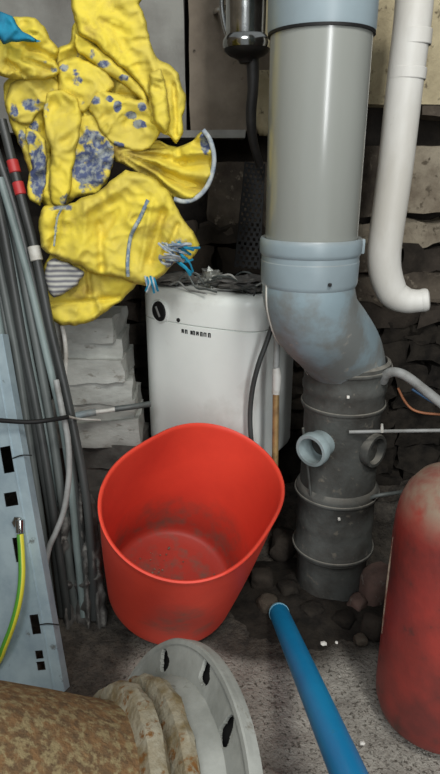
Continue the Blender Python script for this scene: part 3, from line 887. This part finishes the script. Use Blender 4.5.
rods = [
    ([(2, 120), (12, 160), (22, 200), (36, 255), (50, 325), (62, 375), (74, 430), (86, 495), (92, 560), (95, 628)], 0.0064, 'rod_dark', 0.016, 'dark conduit with silver collar and red bands, rightmost of the bundle'),
    ([(-4, 150), (14, 205), (30, 268), (46, 335), (60, 400), (72, 465), (80, 530), (86, 600), (88, 632)], .0058, 'rod_dark', 0.004, 'dark grey conduit second from the right in the bundle'),
    ([(4, 190), (16, 240), (28, 300), (40, 362), (52, 430), (62, 500), (70, 570), (78, 636)], .0066, 'rod_mid', 0.0, 'mid grey conduit near the middle of the bundle'),
    ([(-2, 205), (8, 262), (20, 330), (31, 395), (40, 450), (52, 520), (62, 600), (66, 640)], .0072, 'rod_dark', 0.006, 'thick dark conduit in front of the middle of the bundle'),
    ([(-4, 250), (6, 300), (16, 352), (25, 410), (34, 470), (44, 540), (54, 620)], .0056, 'rod_mid', 0.010, 'thin grey conduit left of the thick dark one'),
    ([(-10, 262), (-2, 320), (8, 372), (17, 420), (26, 480), (38, 560), (48, 625)], .0062, 'rod_pale', 0.014, 'pale grey-green conduit nearest the metal tray'),
    ([(-8, 170), (4, 214), (14, 262), (24, 322), (33, 372), (44, 420), (58, 490), (66, 560), (72, 632)], .0050, 'rod_pale', -.008, 'pale conduit behind the dark rods'),
    ([(8, 168), (22, 222), (40, 290), (56, 356), (68, 410), (80, 470), (84, 540), (90, 612), (92, 640)], .0055, 'rod_dark', -.010, 'thin black conduit at the back right of the bundle'),
    ([(-14, 200), (-4, 260), (6, 322), (14, 380), (24, 440), (36, 520), (46, 600), (52, 640)], .0058, 'rod_dark', -.004, 'dark conduit at the back left of the bundle'),
    ([(-6, 185), (4, 232), (14, 288), (24, 345), (35, 400), (46, 462), (56, 530), (66, 600), (70, 640)], .0060, 'rod_dark', .016, 'dark conduit lying on top of the bundle near its middle'),
    ([(0, 178), (16, 232), (32, 292), (46, 352), (60, 412), (70, 476), (76, 540), (84, 620)], .0054, 'rod_pale', .010, 'slim pale conduit between two dark ones right of the middle'),
    ([(-12, 228), (-2, 285), (9, 345), (18, 398), (28, 455), (38, 520), (48, 590)], .0054, 'rod_mid', .002, 'slim grey conduit behind the pale one at the metal tray'),
]
G = 'conduits leaning at the left'
for i, (pl, r, mk, fr_, lb) in enumerate(rods):
    pts = [P(x, y, Yrod(y, fr_)) for x, y in pl]
    pts[-1].z = max(pts[-1].z, .004)
    # keep above floor
    pts = [Vector((p.x, p.y, max(p.z, .006))) for p in pts]
    if i == 0:
        t = thing('conduit', lb, 'conduit', tuple(pts[-1]), G)
        tube('conduit_barrel', pts, r, M[mk], t, 12)
        a = P(33.6, 246, Yrod(246, fr_)); b = P(37, 261, Yrod(261, fr_))
        lathe('silver_collar', [(r, 0), (r + .0022, .001), (r + .0022, (b - a).length - .001), (r, (b - a).length)], M['tube_white'], t, a, b - a, 16)
        for (xa, ya, xb, yb) in ((12, 160, 15.5, 173), (17.5, 182, 21, 195)):
            a = P(xa, ya, Yrod(ya, fr_)); b = P(xb, yb, Yrod(yb, fr_))
            lathe('red_band', [(r, 0), (r + .0014, .001), (r + .0014, (b - a).length - .001), (r, (b - a).length)], M['red_tape'], t, a, b - a, 16)
    else:
        o = tube('conduit', pts, r, M[mk], None, 12); tag(settle(o), lb, 'conduit', G)
o = tube('white_cable', [P(60, 318, .875), P(64, 335, .872), P(66, 355, .87), P(65, 378, .868), P(66, 400, .866), P(70, 420, .864), P(76, 470, .86), P(80, 520, .86)], .0034, M['tube_white'], None, 10)
tag(settle(o), 'white cable hanging between the conduits and pale slabs', 'cable')
o = tube('grey_cable', [P(56, 380, .79), P(62, 410, .775), P(68, 440, .765), P(69, 475, .755), P(64, 510, .745), P(56, 532, .735), P(49, 548, .73), P(44, 575, .725)], .0042, M['tube_grey'], None, 12)
tag(settle(o), 'pale grey cable looping down in front of the conduits', 'cable')

# dark crumpled film between rods and bucket
cloth('plastic_film', [(56, 500), (70, 486), (84, 480), (94, 500), (100, 540), (104, 580), (108, 616), (106, 648), (88, 654), (66, 650), (60, 610), (56, 560)], .812, .012, M['bag'], seed=21, crease=.016, edge=5,
      label='dark crumpled dusty plastic film between the conduits and red bucket', cat='plastic film', folds=((80, 490, 90, 640, 2, .012), (70, 510, 76, 640, 2, -.010), (60, 540, 68, 640, 2.5, .010), (90, 520, 100, 640, 2, .010), (84, 500, 84, 560, 2, -.01), (96, 560, 92, 640, 2, -.010)), tilt=(-.01, -.052))

# ------------------------------------------------------------------ perforated metal panel
O_ = Vector((-.209, .617, .001)); up_ = (Vector((-.270, .75, .324)) - Vector((-.204, .617, 0))).normalized(); lf = Vector((-.968, .25, 0)).normalized()
lf = (lf - up_ * lf.dot(up_)).normalized(); nr = lf.cross(up_).normalized()
if nr.y > 0: nr = -nr


def uv(px, py):
    r = ray(px, py); c0 = Vector((0, 0, CH)); t = (O_ - c0).dot(nr) / r.dot(nr); p = c0 + r * t - O_
    return p.dot(lf), p.dot(up_)


slots = []
for (x0, y0, x1, y1) in ((3, 446, 12.5, 473), (6, 492, 17, 506), (15, 537, 21.5, 562), (32, 614, 39.5, 634), (36.5, 650, 43, 658.5), (38, 661, 45, 670)):
    um, vm = uv((x0 + x1) / 2, (y0 + y1) / 2)
    wd = 1.2 * abs(uv(x0, (y0 + y1) / 2)[0] - uv(x1, (y0 + y1) / 2)[0]); hh = abs(uv((x0 + x1) / 2, y0)[1] - uv((x0 + x1) / 2, y1)[1])
    slots.append((um - wd / 2, um + wd / 2, vm - hh / 2, vm + hh / 2))
us = sorted(set([0, .26] + [s for q in slots for s in q[:2]])); vs_ = sorted(set([0, .49] + [s for q in slots for s in q[2:]]))
pn = thing('slotted_tray', 'blue-grey galvanised metal tray with rectangular slots, leaning at left', 'metal tray', tuple(O_ + lf * .13))
bm = bmesh.new(); cache = {}


def pp(u, v):
    k = (round(u, 6), round(v, 6))
    if k not in cache: cache[k] = bm.verts.new(O_ + lf * u + up_ * v)
    return cache[k]


for i in range(len(us) - 1):
    for j in range(len(vs_) - 1):
        uc, vc = (us[i] + us[i + 1]) / 2, (vs_[j] + vs_[j + 1]) / 2
        if any(a < uc < b and c < vc < d for a, b, c, d in slots): continue
        bm.faces.new((pp(us[i], vs_[j]), pp(us[i + 1], vs_[j]), pp(us[i + 1], vs_[j + 1]), pp(us[i], vs_[j + 1])))
o = from_bm('sheet', bm, M['steel_panel'], pn, False); md = o.modifiers.new('thick', 'SOLIDIFY'); md.thickness = .0014
Rp = Matrix((lf, up_, lf.cross(up_))).transposed()
box('side_flange', O_ + lf * -.0005 + up_ * .245 - nr * .006, (.0015, .49, .014), M['steel_panel'], pn, 0, Rp, smooth=False)
box('folded_rib', O_ + lf * .0145 + up_ * .245 + nr * .0012, (.0025, .49, .0026), M['steel_panel'], pn, .0006, Rp)
for (x0, y0, x1, y1) in ((14, 458, 33, 455), (40, 624, 60, 624)):
    a = uv(x0, y0); b = uv(x1, y1)
    tube('wire_tie', [O_ + lf * a[0] + up_ * a[1] + nr * .003, O_ + lf * ((a[0] + b[0]) / 2) + up_ * ((a[1] + b[1]) / 2 + .002) + nr * .004, O_ + lf * b[0] + up_ * b[1] + nr * .003], .0009, M['black'], pn, 6)
# earth cable with crimped lug
ec = thing('earth_cable', 'green and yellow earth cable bolted to the slotted metal tray', 'cable', (O_ + lf * .07)[:])


def onp(px, py, off): a = uv(px, py); return O_ + lf * a[0] + up_ * a[1] + nr * off


pts = [onp(23, 533, .007), onp(25.5, 550, .010), onp(28, 572, .015), onp(27.5, 594, .020), onp(22, 618, .022), onp(13, 640, .020), onp(5, 655, .014), onp(-8, 672, .010)]
KY = (11, 12, 13, 0)
bm = bmesh.new(); uvl = bm.loops.layers.uv.new('UVMap'); sp2 = smooth_path(pts, 8); rg = sweep(bm, sp2, .0046, 14)
idx = {}
for i, r_ in enumerate(rg):
    for k, v in enumerate(r_): idx[v] = (k, i)
for f in bm.faces:
    ks = [idx[l.vert][0] for l in f.loops]
    kc = max(ks) if max(ks) - min(ks) < 7 else 0
    for l in f.loops: l[uvl].uv = (.25 if (kc in KY) else .75, .5)
from_bm('sheath', bm, M['earth'], ec)
a = onp(22.5, 521, .006); b = onp(23, 535, .007)
lathe('crimp_lug', [(0, -.004), (.0058, -.003), (.0062, .004), (.0055, .014), (0, .014)], M['chrome'], ec, a, b - a, 14)
lathe('bolt_head', [(0, 0), (.0085, 0), (.0085, .004), (.006, .006), (0, .006)], M['chrome'], ec, onp(19, 522, .001), nr, 6)

# ------------------------------------------------------------------ red bucket
bx, by, tx, ty, H, r0 = -0.0775, 0.7822, 0.2055, 0.3908, 0.242, 0.0989
h = [.1213, -.0078, .0150, -.0038, -.0013, .0011, .0011, .0056, -.0101]
axb = Vector((math.sin(tx), -math.sin(ty) * math.cos(tx), math.cos(ty) * math.cos(tx))).normalized()
e1 = Vector((0, 1, 0)).cross(axb).normalized(); e2 = axb.cross(e1)
CB = Vector((bx, by, 0.0432))
bk = thing('bucket', 'tilted red flexible plastic bucket with a dusty floor inside', 'bucket', (bx, by, 0))


def bring(t, s, inset=0.0, dz=0.0):
    """s=0 at the base, 1 at the rim"""
    rr_ = h[0] + h[1] * math.cos(2 * t) + h[2] * math.sin(2 * t) + h[3] * math.cos(3 * t) + h[4] * math.sin(3 * t) + h[5] * math.cos(4 * t) + h[6] * math.sin(4 * t)
    zz_ = h[7] * math.cos(2 * t) + h[8] * math.sin(2 * t)
    k = s ** 1.15
    r = r0 + (rr_ - r0) * k + .003 * math.sin(PI * s) - inset
    return CB + axb * (H * s + zz_ * k + dz) + e1 * (r * math.cos(t)) + e2 * (r * math.sin(t))


bm = bmesh.new(); rings = []
lv = [(0.0, .030, 0), (0.0, .010, 0.0), (.004, .004, 0), (.014, .001, 0), (.03, 0, 0)] + [(s / 16, 0, 0) for s in range(1, 16)] + [(.965, 0, 0), (.985, -.0012, 0), (1.0, -.0012, 0), (1.006, .001, 0), (1.0, .0032, 0), (.98, .0036, 0)] + \
     [(s / 16, .0036, 0) for s in range(15, 0, -1)] + [(.035, .006, 0), (.025, .012, 0), (.022, .03, 0)]
for s, ins, dz in lv: rings.append([bm.verts.new(bring(2 * PI * k / 96, s, ins, dz)) for k in range(96)])
for A, B in zip(rings[:-1], rings[1:]):
    for k in range(96): bm.faces.new((A[k], A[(k + 1) % 96], B[(k + 1) % 96], B[k]))
bm.faces.new(rings[0][::-1]); bm.faces.new(rings[-1])


def bucket_dirt_and_patch(nt, col, nz, ramp, mix, lin_, tc):
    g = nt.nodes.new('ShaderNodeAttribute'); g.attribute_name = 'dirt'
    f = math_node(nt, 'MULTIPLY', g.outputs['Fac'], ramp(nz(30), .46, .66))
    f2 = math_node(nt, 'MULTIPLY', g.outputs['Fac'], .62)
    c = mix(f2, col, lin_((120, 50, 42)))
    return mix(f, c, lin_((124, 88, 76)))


M['bucket'] = mat('red_flexible_plastic_dusty', (232, 76, 56), (220, 68, 52), 0.5, 7, 0.0003, 30, spec=.35, c3=(206, 96, 76), s3=46, lo3=.70, hi3=.76, extra=bucket_dirt_and_patch)
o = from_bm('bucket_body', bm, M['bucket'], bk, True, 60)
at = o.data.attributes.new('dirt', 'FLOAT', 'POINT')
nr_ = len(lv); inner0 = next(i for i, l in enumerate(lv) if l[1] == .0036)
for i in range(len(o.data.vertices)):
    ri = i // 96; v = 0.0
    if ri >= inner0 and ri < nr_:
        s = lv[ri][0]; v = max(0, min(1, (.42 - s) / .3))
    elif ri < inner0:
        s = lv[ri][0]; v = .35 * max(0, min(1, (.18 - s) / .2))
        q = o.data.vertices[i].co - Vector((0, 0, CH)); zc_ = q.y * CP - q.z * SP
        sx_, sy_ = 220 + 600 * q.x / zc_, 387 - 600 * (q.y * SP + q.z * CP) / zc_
        if q.y + .0 < by + .02: v = max(v, .8 * max(0, min(1, 1.4 - math.hypot((sx_ - 182) / 34, (sy_ - 622) / 14))))      # dark red patch low on the front
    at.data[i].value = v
# crumbs of mortar inside
bm = bmesh.new(); rr_ = random.Random(5)
for k in range(34):
    t = rr_.gauss(2.6, .7); r = rr_.uniform(.3, .85) * .085
    c = CB + axb * (H * .022 + .002) + e1 * (r * math.cos(t)) + e2 * (r * math.sin(t)); sz = rr_.uniform(.0007, .0022)
    g = rock_bm(c, (sz, sz, sz * .7), k, 1, .3); me = bpy.data.meshes.new('t'); g.to_mesh(me); g.free(); bm.from_mesh(me); bpy.data.meshes.remove(me)
o = from_bm('mortar_crumbs', bm, M['stone_pale']); tag(settle(o), 'pale mortar crumbs lying in the bottom of the red bucket', 'crumbs', kind='stuff')

# ------------------------------------------------------------------ flanged rusty pipe
FC = Vector((-.0517, .362, .1298)); FN = Vector((-.8394, -.3197, .4396)).normalized()
fp = thing('flanged_pipe', 'rusty cast pipe with large slotted grey flange in the foreground', 'pipe', (FC.x, FC.y, 0))
fe = (Vector((0, 0, 1)) - FN * FN.z).normalized(); ff = FN.cross(fe)
RF = .1445


def fpix(px, py, off=0.0):
    r = ray(px, py); c0 = Vector((0, 0, CH)); q0 = FC + FN * off
    t = (q0 - c0).dot(FN) / r.dot(FN); p = c0 + r * t - q0
    return math.atan2(p.dot(ff), p.dot(fe)), p.length


slf = []
for (px, py) in ((166, 660), (207, 672), (228, 731)):
    slf.append(fpix(px, py))
print('slots', slf)
angs = [s[0] for s in slf]
# the remaining bolt slots go on round at the same pitch
extra = [angs[-1] + (angs[-1] - angs[0]) / 2 * k for k in range(1, 6)]
rs_ = sum(s[1] for s in slf) / 3
allsl = slf + [(a, rs_) for a in extra]
bm = bmesh.new(); NA, NR = 900, 90; R0 = .070
vg = {}


def fv(i, j):
    i %= NA
    if (i, j) not in vg:
        a = 2 * PI * i / NA; r = R0 + (RF - R0) * j / NR
        if j == NR: r += .0012 * noise.noise(Vector((math.cos(a) * 5, math.sin(a) * 5, 1)))
        vg[(i, j)] = bm.verts.new(FC + fe * (r * math.cos(a)) + ff * (r * math.sin(a)))
    return vg[(i, j)]


for i in range(NA):
    for j in range(NR):
        a = 2 * PI * (i + .5) / NA; r = R0 + (RF - R0) * (j + .5) / NR; hole = False
        for (sa, sr_) in allsl:
            da = (a - sa + PI) % (2 * PI) - PI
            x, y = da * r, r - sr_
            k_ = 1.0 if abs(sa - angs[2]) < 1e-6 else .72
            xx, yy = (x * .966 - y * .26) * k_, x * .26 + y * .966
            big = 1.25 if abs(sa - angs[2]) < 1e-6 else 1.0
            if (yy / (.0115 * big)) ** 2 + (xx / (.0056 * big)) ** 2 < 1 or ((yy + .004) / (.0070 * big)) ** 2 + (xx / (.0070 * big)) ** 2 < 1: hole = True
        if hole: continue
        bm.faces.new((fv(i, j), fv(i + 1, j), fv(i + 1, j + 1), fv(i, j + 1)))
o = from_bm('flange_plate', bm, M['flange'], fp, False); md = o.modifiers.new('thick', 'SOLIDIFY'); md.thickness = .004; md.offset = 0
lathe('rubber_gasket', [(.075, -.0045), (RF - .004, -.0045), (RF - .004, -.0085), (.075, -.0085)], M['black'], fp, FC, FN, 96, closed=True)  # added black disc that darkens the slots from behind
lathe('raised_rim', [(RF - .007, .0015), (RF - .005, .0038), (RF - .001, .0038), (RF, .002), (RF, -.008), (RF - .007, -.0025)], M['flange'], fp, FC, FN, 96, closed=True)
lathe('hub', [(.1125, .001), (.1115, .007), (.108, .011), (.1065, .016), (.104, .021), (.078, .022), (.078, .0)], M['flange'], fp, FC, FN, 96, closed=True,
      wob=lambda t, z, r: .0010 * noise.noise(Vector((math.cos(t) * 6, math.sin(t) * 6, z * 40))))
wob = lambda t, z, r: .0026 * noise.noise(Vector((math.cos(t) * 7, math.sin(t) * 7, z * 50))) + .0012 * noise.noise(Vector((math.cos(t) * 22, math.sin(t) * 22, z * 130)))
lathe('crusted_ring', [(.084, .020), (.105, .021), (.1105, .025), (.111, .030), (.107, .036), (.084, .039)], M['scale'], fp, FC, FN, 110, closed=True, wob=wob)
lathe('crusted_ring', [(.080, .040), (.098, .043), (.1030, .048), (.1032, .054), (.099, .061), (.082, .064)], M['scale'], fp, FC, FN, 110, closed=True, wob=wob)
pd = Vector((FN.x, FN.y, FN.z)).normalized()
p0 = FC + FN * .02; p1 = FC + FN * .09
end = P(-60, 745, .30)
bm = bmesh.new()
ppx = [FC + FN * k for k in (.0, .02, .05, .09, .12, .16, .22, .30)]
sweep(bm, ppx, [.083, .084, .086, .089, .092, .095, .098, .10], 96)
for v in bm.verts: v.co += (v.co - (FC + FN * (v.co - FC).dot(FN))).normalized() * (.0018 * noise.noise(v.co * 40))
from_bm('pipe_barrel', bm, M['rust'], fp, True, 50)

# mortar skirt beside the flange
o = from_bm('mortar_skirt', rock_bm((.035, .47, .001), (.075, .05, .012), 9, 3, .3), M['floor'])
tag(settle(o), 'low grey mortar lump on the floor beside the slotted flange', 'mortar')

# ------------------------------------------------------------------ blue tube
a = Vector((.0905, .752, .0165)); b = Vector((.108, .27, .232))
bt = thing('blue_tube', 'bright blue plastic tube leaning toward the viewer on the floor', 'tube', tuple(a))
r = .0150; L_ = (b - a).length
lathe('tube_barrel', [(r - .003, .004), (r, .004), (r, L_), (r - .003, L_)], M['blue_tube'], bt, a, b - a, 40, closed=True)
o = lathe('end_cap', [(0, -.003), (r * .45, -.0025), (r * .8, -.0005), (r + .0006, .003), (r + .0010, .006), (r + .0006, .009), (r - .001, .0095)], M['blue_mouth'], bt, a, b - a, 32)
o['label'] = 'pale scuffed end cap'

# ------------------------------------------------------------------ red cylinder
cy = thing('gas_cylinder', 'worn red steel cylinder with dusty domed top at the right edge', 'cylinder', (.275, .582, 0))
prof = [(0, 0), (.050, 0), (.062, .005), (.070, .014), (.0748, .030), (.0757, .045), (.0757, .262), (.0748, .284), (.072, .303), (.066, .320), (.055, .335), (.040, .345), (.027, .350), (.018, .353), (.017, .37), (0, .37)]
lathe('cylinder_body', prof, M['cyl'], cy, (.275, .582, 0), seg=80)
o = lathe('valve', [(0, .365), (.014, .365), (.014, .395), (.010, .397), (.010, .415), (0, .415)], M['chrome'], cy, (.275, .582, 0), seg=24); 
t_ = []
for zz_ in (.26, .24, .22, .20, .18, .16, .14, .12):
    an = math.radians(172)
    rr2 = .0757
    t_.append(Vector((.275 + rr2 * math.cos(an), .582 + rr2 * math.sin(an), zz_)))
tube('weld_seam', t_, [.0004, .0010, .0016, .0017, .0016, .0014, .0012, .0005], M['bare'], cy, 8)

# ------------------------------------------------------------------ hoses at the right
o = tube('flexible_hose', [P(383, 381, .80), P(386, 375, .79), P(394, 372, .78), P(406, 376, .77), P(422, 388, .765), P(442, 404, .76), P(475, 432, .75)], .0068, M['tube_grey'], None, 14)
tag(settle(o), 'pale grey hose sloping down to the right above the red cylinder', 'hose')
o = tube('blue_wire', [P(412, 389, .768), P(426, 398, .765), P(444, 409, .76), P(470, 428, .75)], .0020, M['blue_wire'], None, 8)
tag(settle(o), 'blue wire running under the pale sloping hose', 'wire')
o = tube('copper_wire', [P(398, 388, .80), P(404, 400, .795), P(412, 409, .79), P(424, 413, .785), P(445, 415, .78), P(470, 420, .77)], .0018, M['orange_wire'], None, 8)
tag(settle(o), 'thin orange-brown wire sagging below the pale hose', 'wire')
t = thing('metal_rod', 'thin pale metal rod running right from the drain branch', 'rod', tuple(P(400, 431, .765)))
tube('rod', [P(349, 432, .775), P(400, 431, .765), P(475, 430, .75)], .0026, M['tube_grey'], t, 10, curve=False)
tube('rod_nub', [P(382, 432, .768), P(382, 424, .768)], [.0030, .0016], M['tube_white'], t, 8, curve=False)
o = tube('bracket_rod', [P(366, 500, .80), P(376, 496, .79), P(388, 494, .79), P(402, 492, .80), P(425, 488, .83)], .0030, M['rod_mid'], None, 8)
tag(settle(o), 'short dark bent rod low beside the drain branch', 'rod')

# ------------------------------------------------------------------ stones and rubble
def stone(px, py, wpx, hpx, m, lb, seed, z=None):
    base = F(px, py + hpx * .5); zc = base.y * CP + CH * SP; k = zc / 600
    s = (wpx / 2 * k / .8, wpx / 2 * k / .8, hpx / 2 * k / .72)
    gz = max(0, min(1, (base.y - .84) / .2)) * .03
    o = from_bm('stone', rock_bm((base.x, base.y + s[1] * .4, s[2] * .7 + gz - .003), s, seed, 3, .3), m, None, True, 50)
    return tag(settle(o), lb, 'stone')


stone(374, 585, 28, 38, M['pinkstone'], 'largest reddish stone, tucked behind the red cylinder', 3)
stone(357, 604, 16, 16, M['pinkstone'], 'small pinkish stone left of the largest reddish stone', 6)
stone(373, 626, 20, 22, M['stone_dark'], 'dark angular stone in front of the reddish stone', 8)
stone(262, 580, 22, 20, M['stone_dark'], 'dark rounded stone between the bucket and the drain branch', 12)
stone(288, 590, 18, 16, M['soil'], 'dark stone at the foot of the drain branch, left side', 15)
stone(284, 548, 26, 26, M['stone_dark'], 'dark stone against the wall side of the bucket', 22)
stone(312, 612, 20, 11, M['soil'], 'flat dark stone in front of the drain branch', 17)
stone(345, 620, 20, 11, M['soil'], 'low dark stone before the drain branch, right side', 19)
stone(361, 640, 12, 10, M['stone'], 'little brown stone near the foot of the red cylinder', 25)
stone(268, 604, 20, 15, M['stone'], 'brown stone lump just above the end of the blue tube', 27)
for i, (px, py, s, lb) in enumerate(((323, 650, .0045, 'larger white chip on the dark soil right of the blue tube'), (336, 649, .0026, 'tiny white chip right of the larger chip'), (362, 745, .0032, 'pale chip on the floor left of the cylinder foot'))):
    c = F(px, py); o = from_bm('white_chip', rock_bm((c.x, c.y, .012 if i < 2 else .003), (s * 1.3, s, s * .6), i, 1, .4), M['chip'], None, False); tag(settle(o), lb, 'chip')

# dark soil patch round the drain foot
bm = bmesh.new(); NS = 60; cx, cyy = .165, .825
rngs = []
for j in range(16):
    ring = []
    for k in range(NS):
        a = 2 * PI * k / NS
        rx = (.19 + .018 * noise.noise(Vector((math.cos(a) * 2, math.sin(a) * 2, 3)))) * j / 15
        ry = (.135 + .02 * noise.noise(Vector((math.cos(a) * 3, math.sin(a) * 3, 8)))) * j / 15
        x, y = cx + rx * math.cos(a), cyy + ry * math.sin(a)
        v = Vector((x, y, 0)); f = (1 - (j / 15) ** 2.5)
        z = -.010 + f * (.022 + .007 * noise.noise(v * 35) + .005 * noise.noise(v * 80))
        ring.append(bm.verts.new((x, y, z)))
        if j == 0: break
    rngs.append(ring)
for A, B in zip(rngs[:-1], rngs[1:]):
    for k in range(NS):
        k2 = (k + 1) % NS
        if len(A) == 1: bm.faces.new((A[0], B[k], B[k2]))
        else: bm.faces.new((A[k], A[k2], B[k2], B[k]))
o = from_bm('soil_patch', bm, M['soil']); tag(o, 'dark loose soil heaped round the foot of the drain branch', 'soil', kind='stuff')

# grit over the floor
bm = bmesh.new(); rr_ = random.Random(9)
tmpl = []
for k in range(6):
    g = rock_bm((0, 0, 0), (1, .9, .7), k, 1, .3); tmpl.append(([v.co.copy() for v in g.verts], [[v.index for v in f.verts] for f in g.faces])); g.free()
for k in range(2600):
    x = rr_.uniform(-.35, .45); y = rr_.uniform(.28, .95)
    if x < .12 or y > .66: continue
    s = .0007 + abs(rr_.gauss(0, .0011))
    if rr_.random() < .02: s *= 2.2
    V_, F_ = tmpl[k % 6]
    vv = [bm.verts.new(v * s + Vector((x, y, -.003 + s * .5 + (max(0, min(1, (y - .84) / .2)) * .03)))) for v in V_]
    for f in F_: bm.faces.new([vv[i] for i in f])
o = from_bm('floor_grit', bm, M['floor'], None, False); tag(o, 'loose pale grit scattered over the concrete floor', 'grit', kind='stuff')
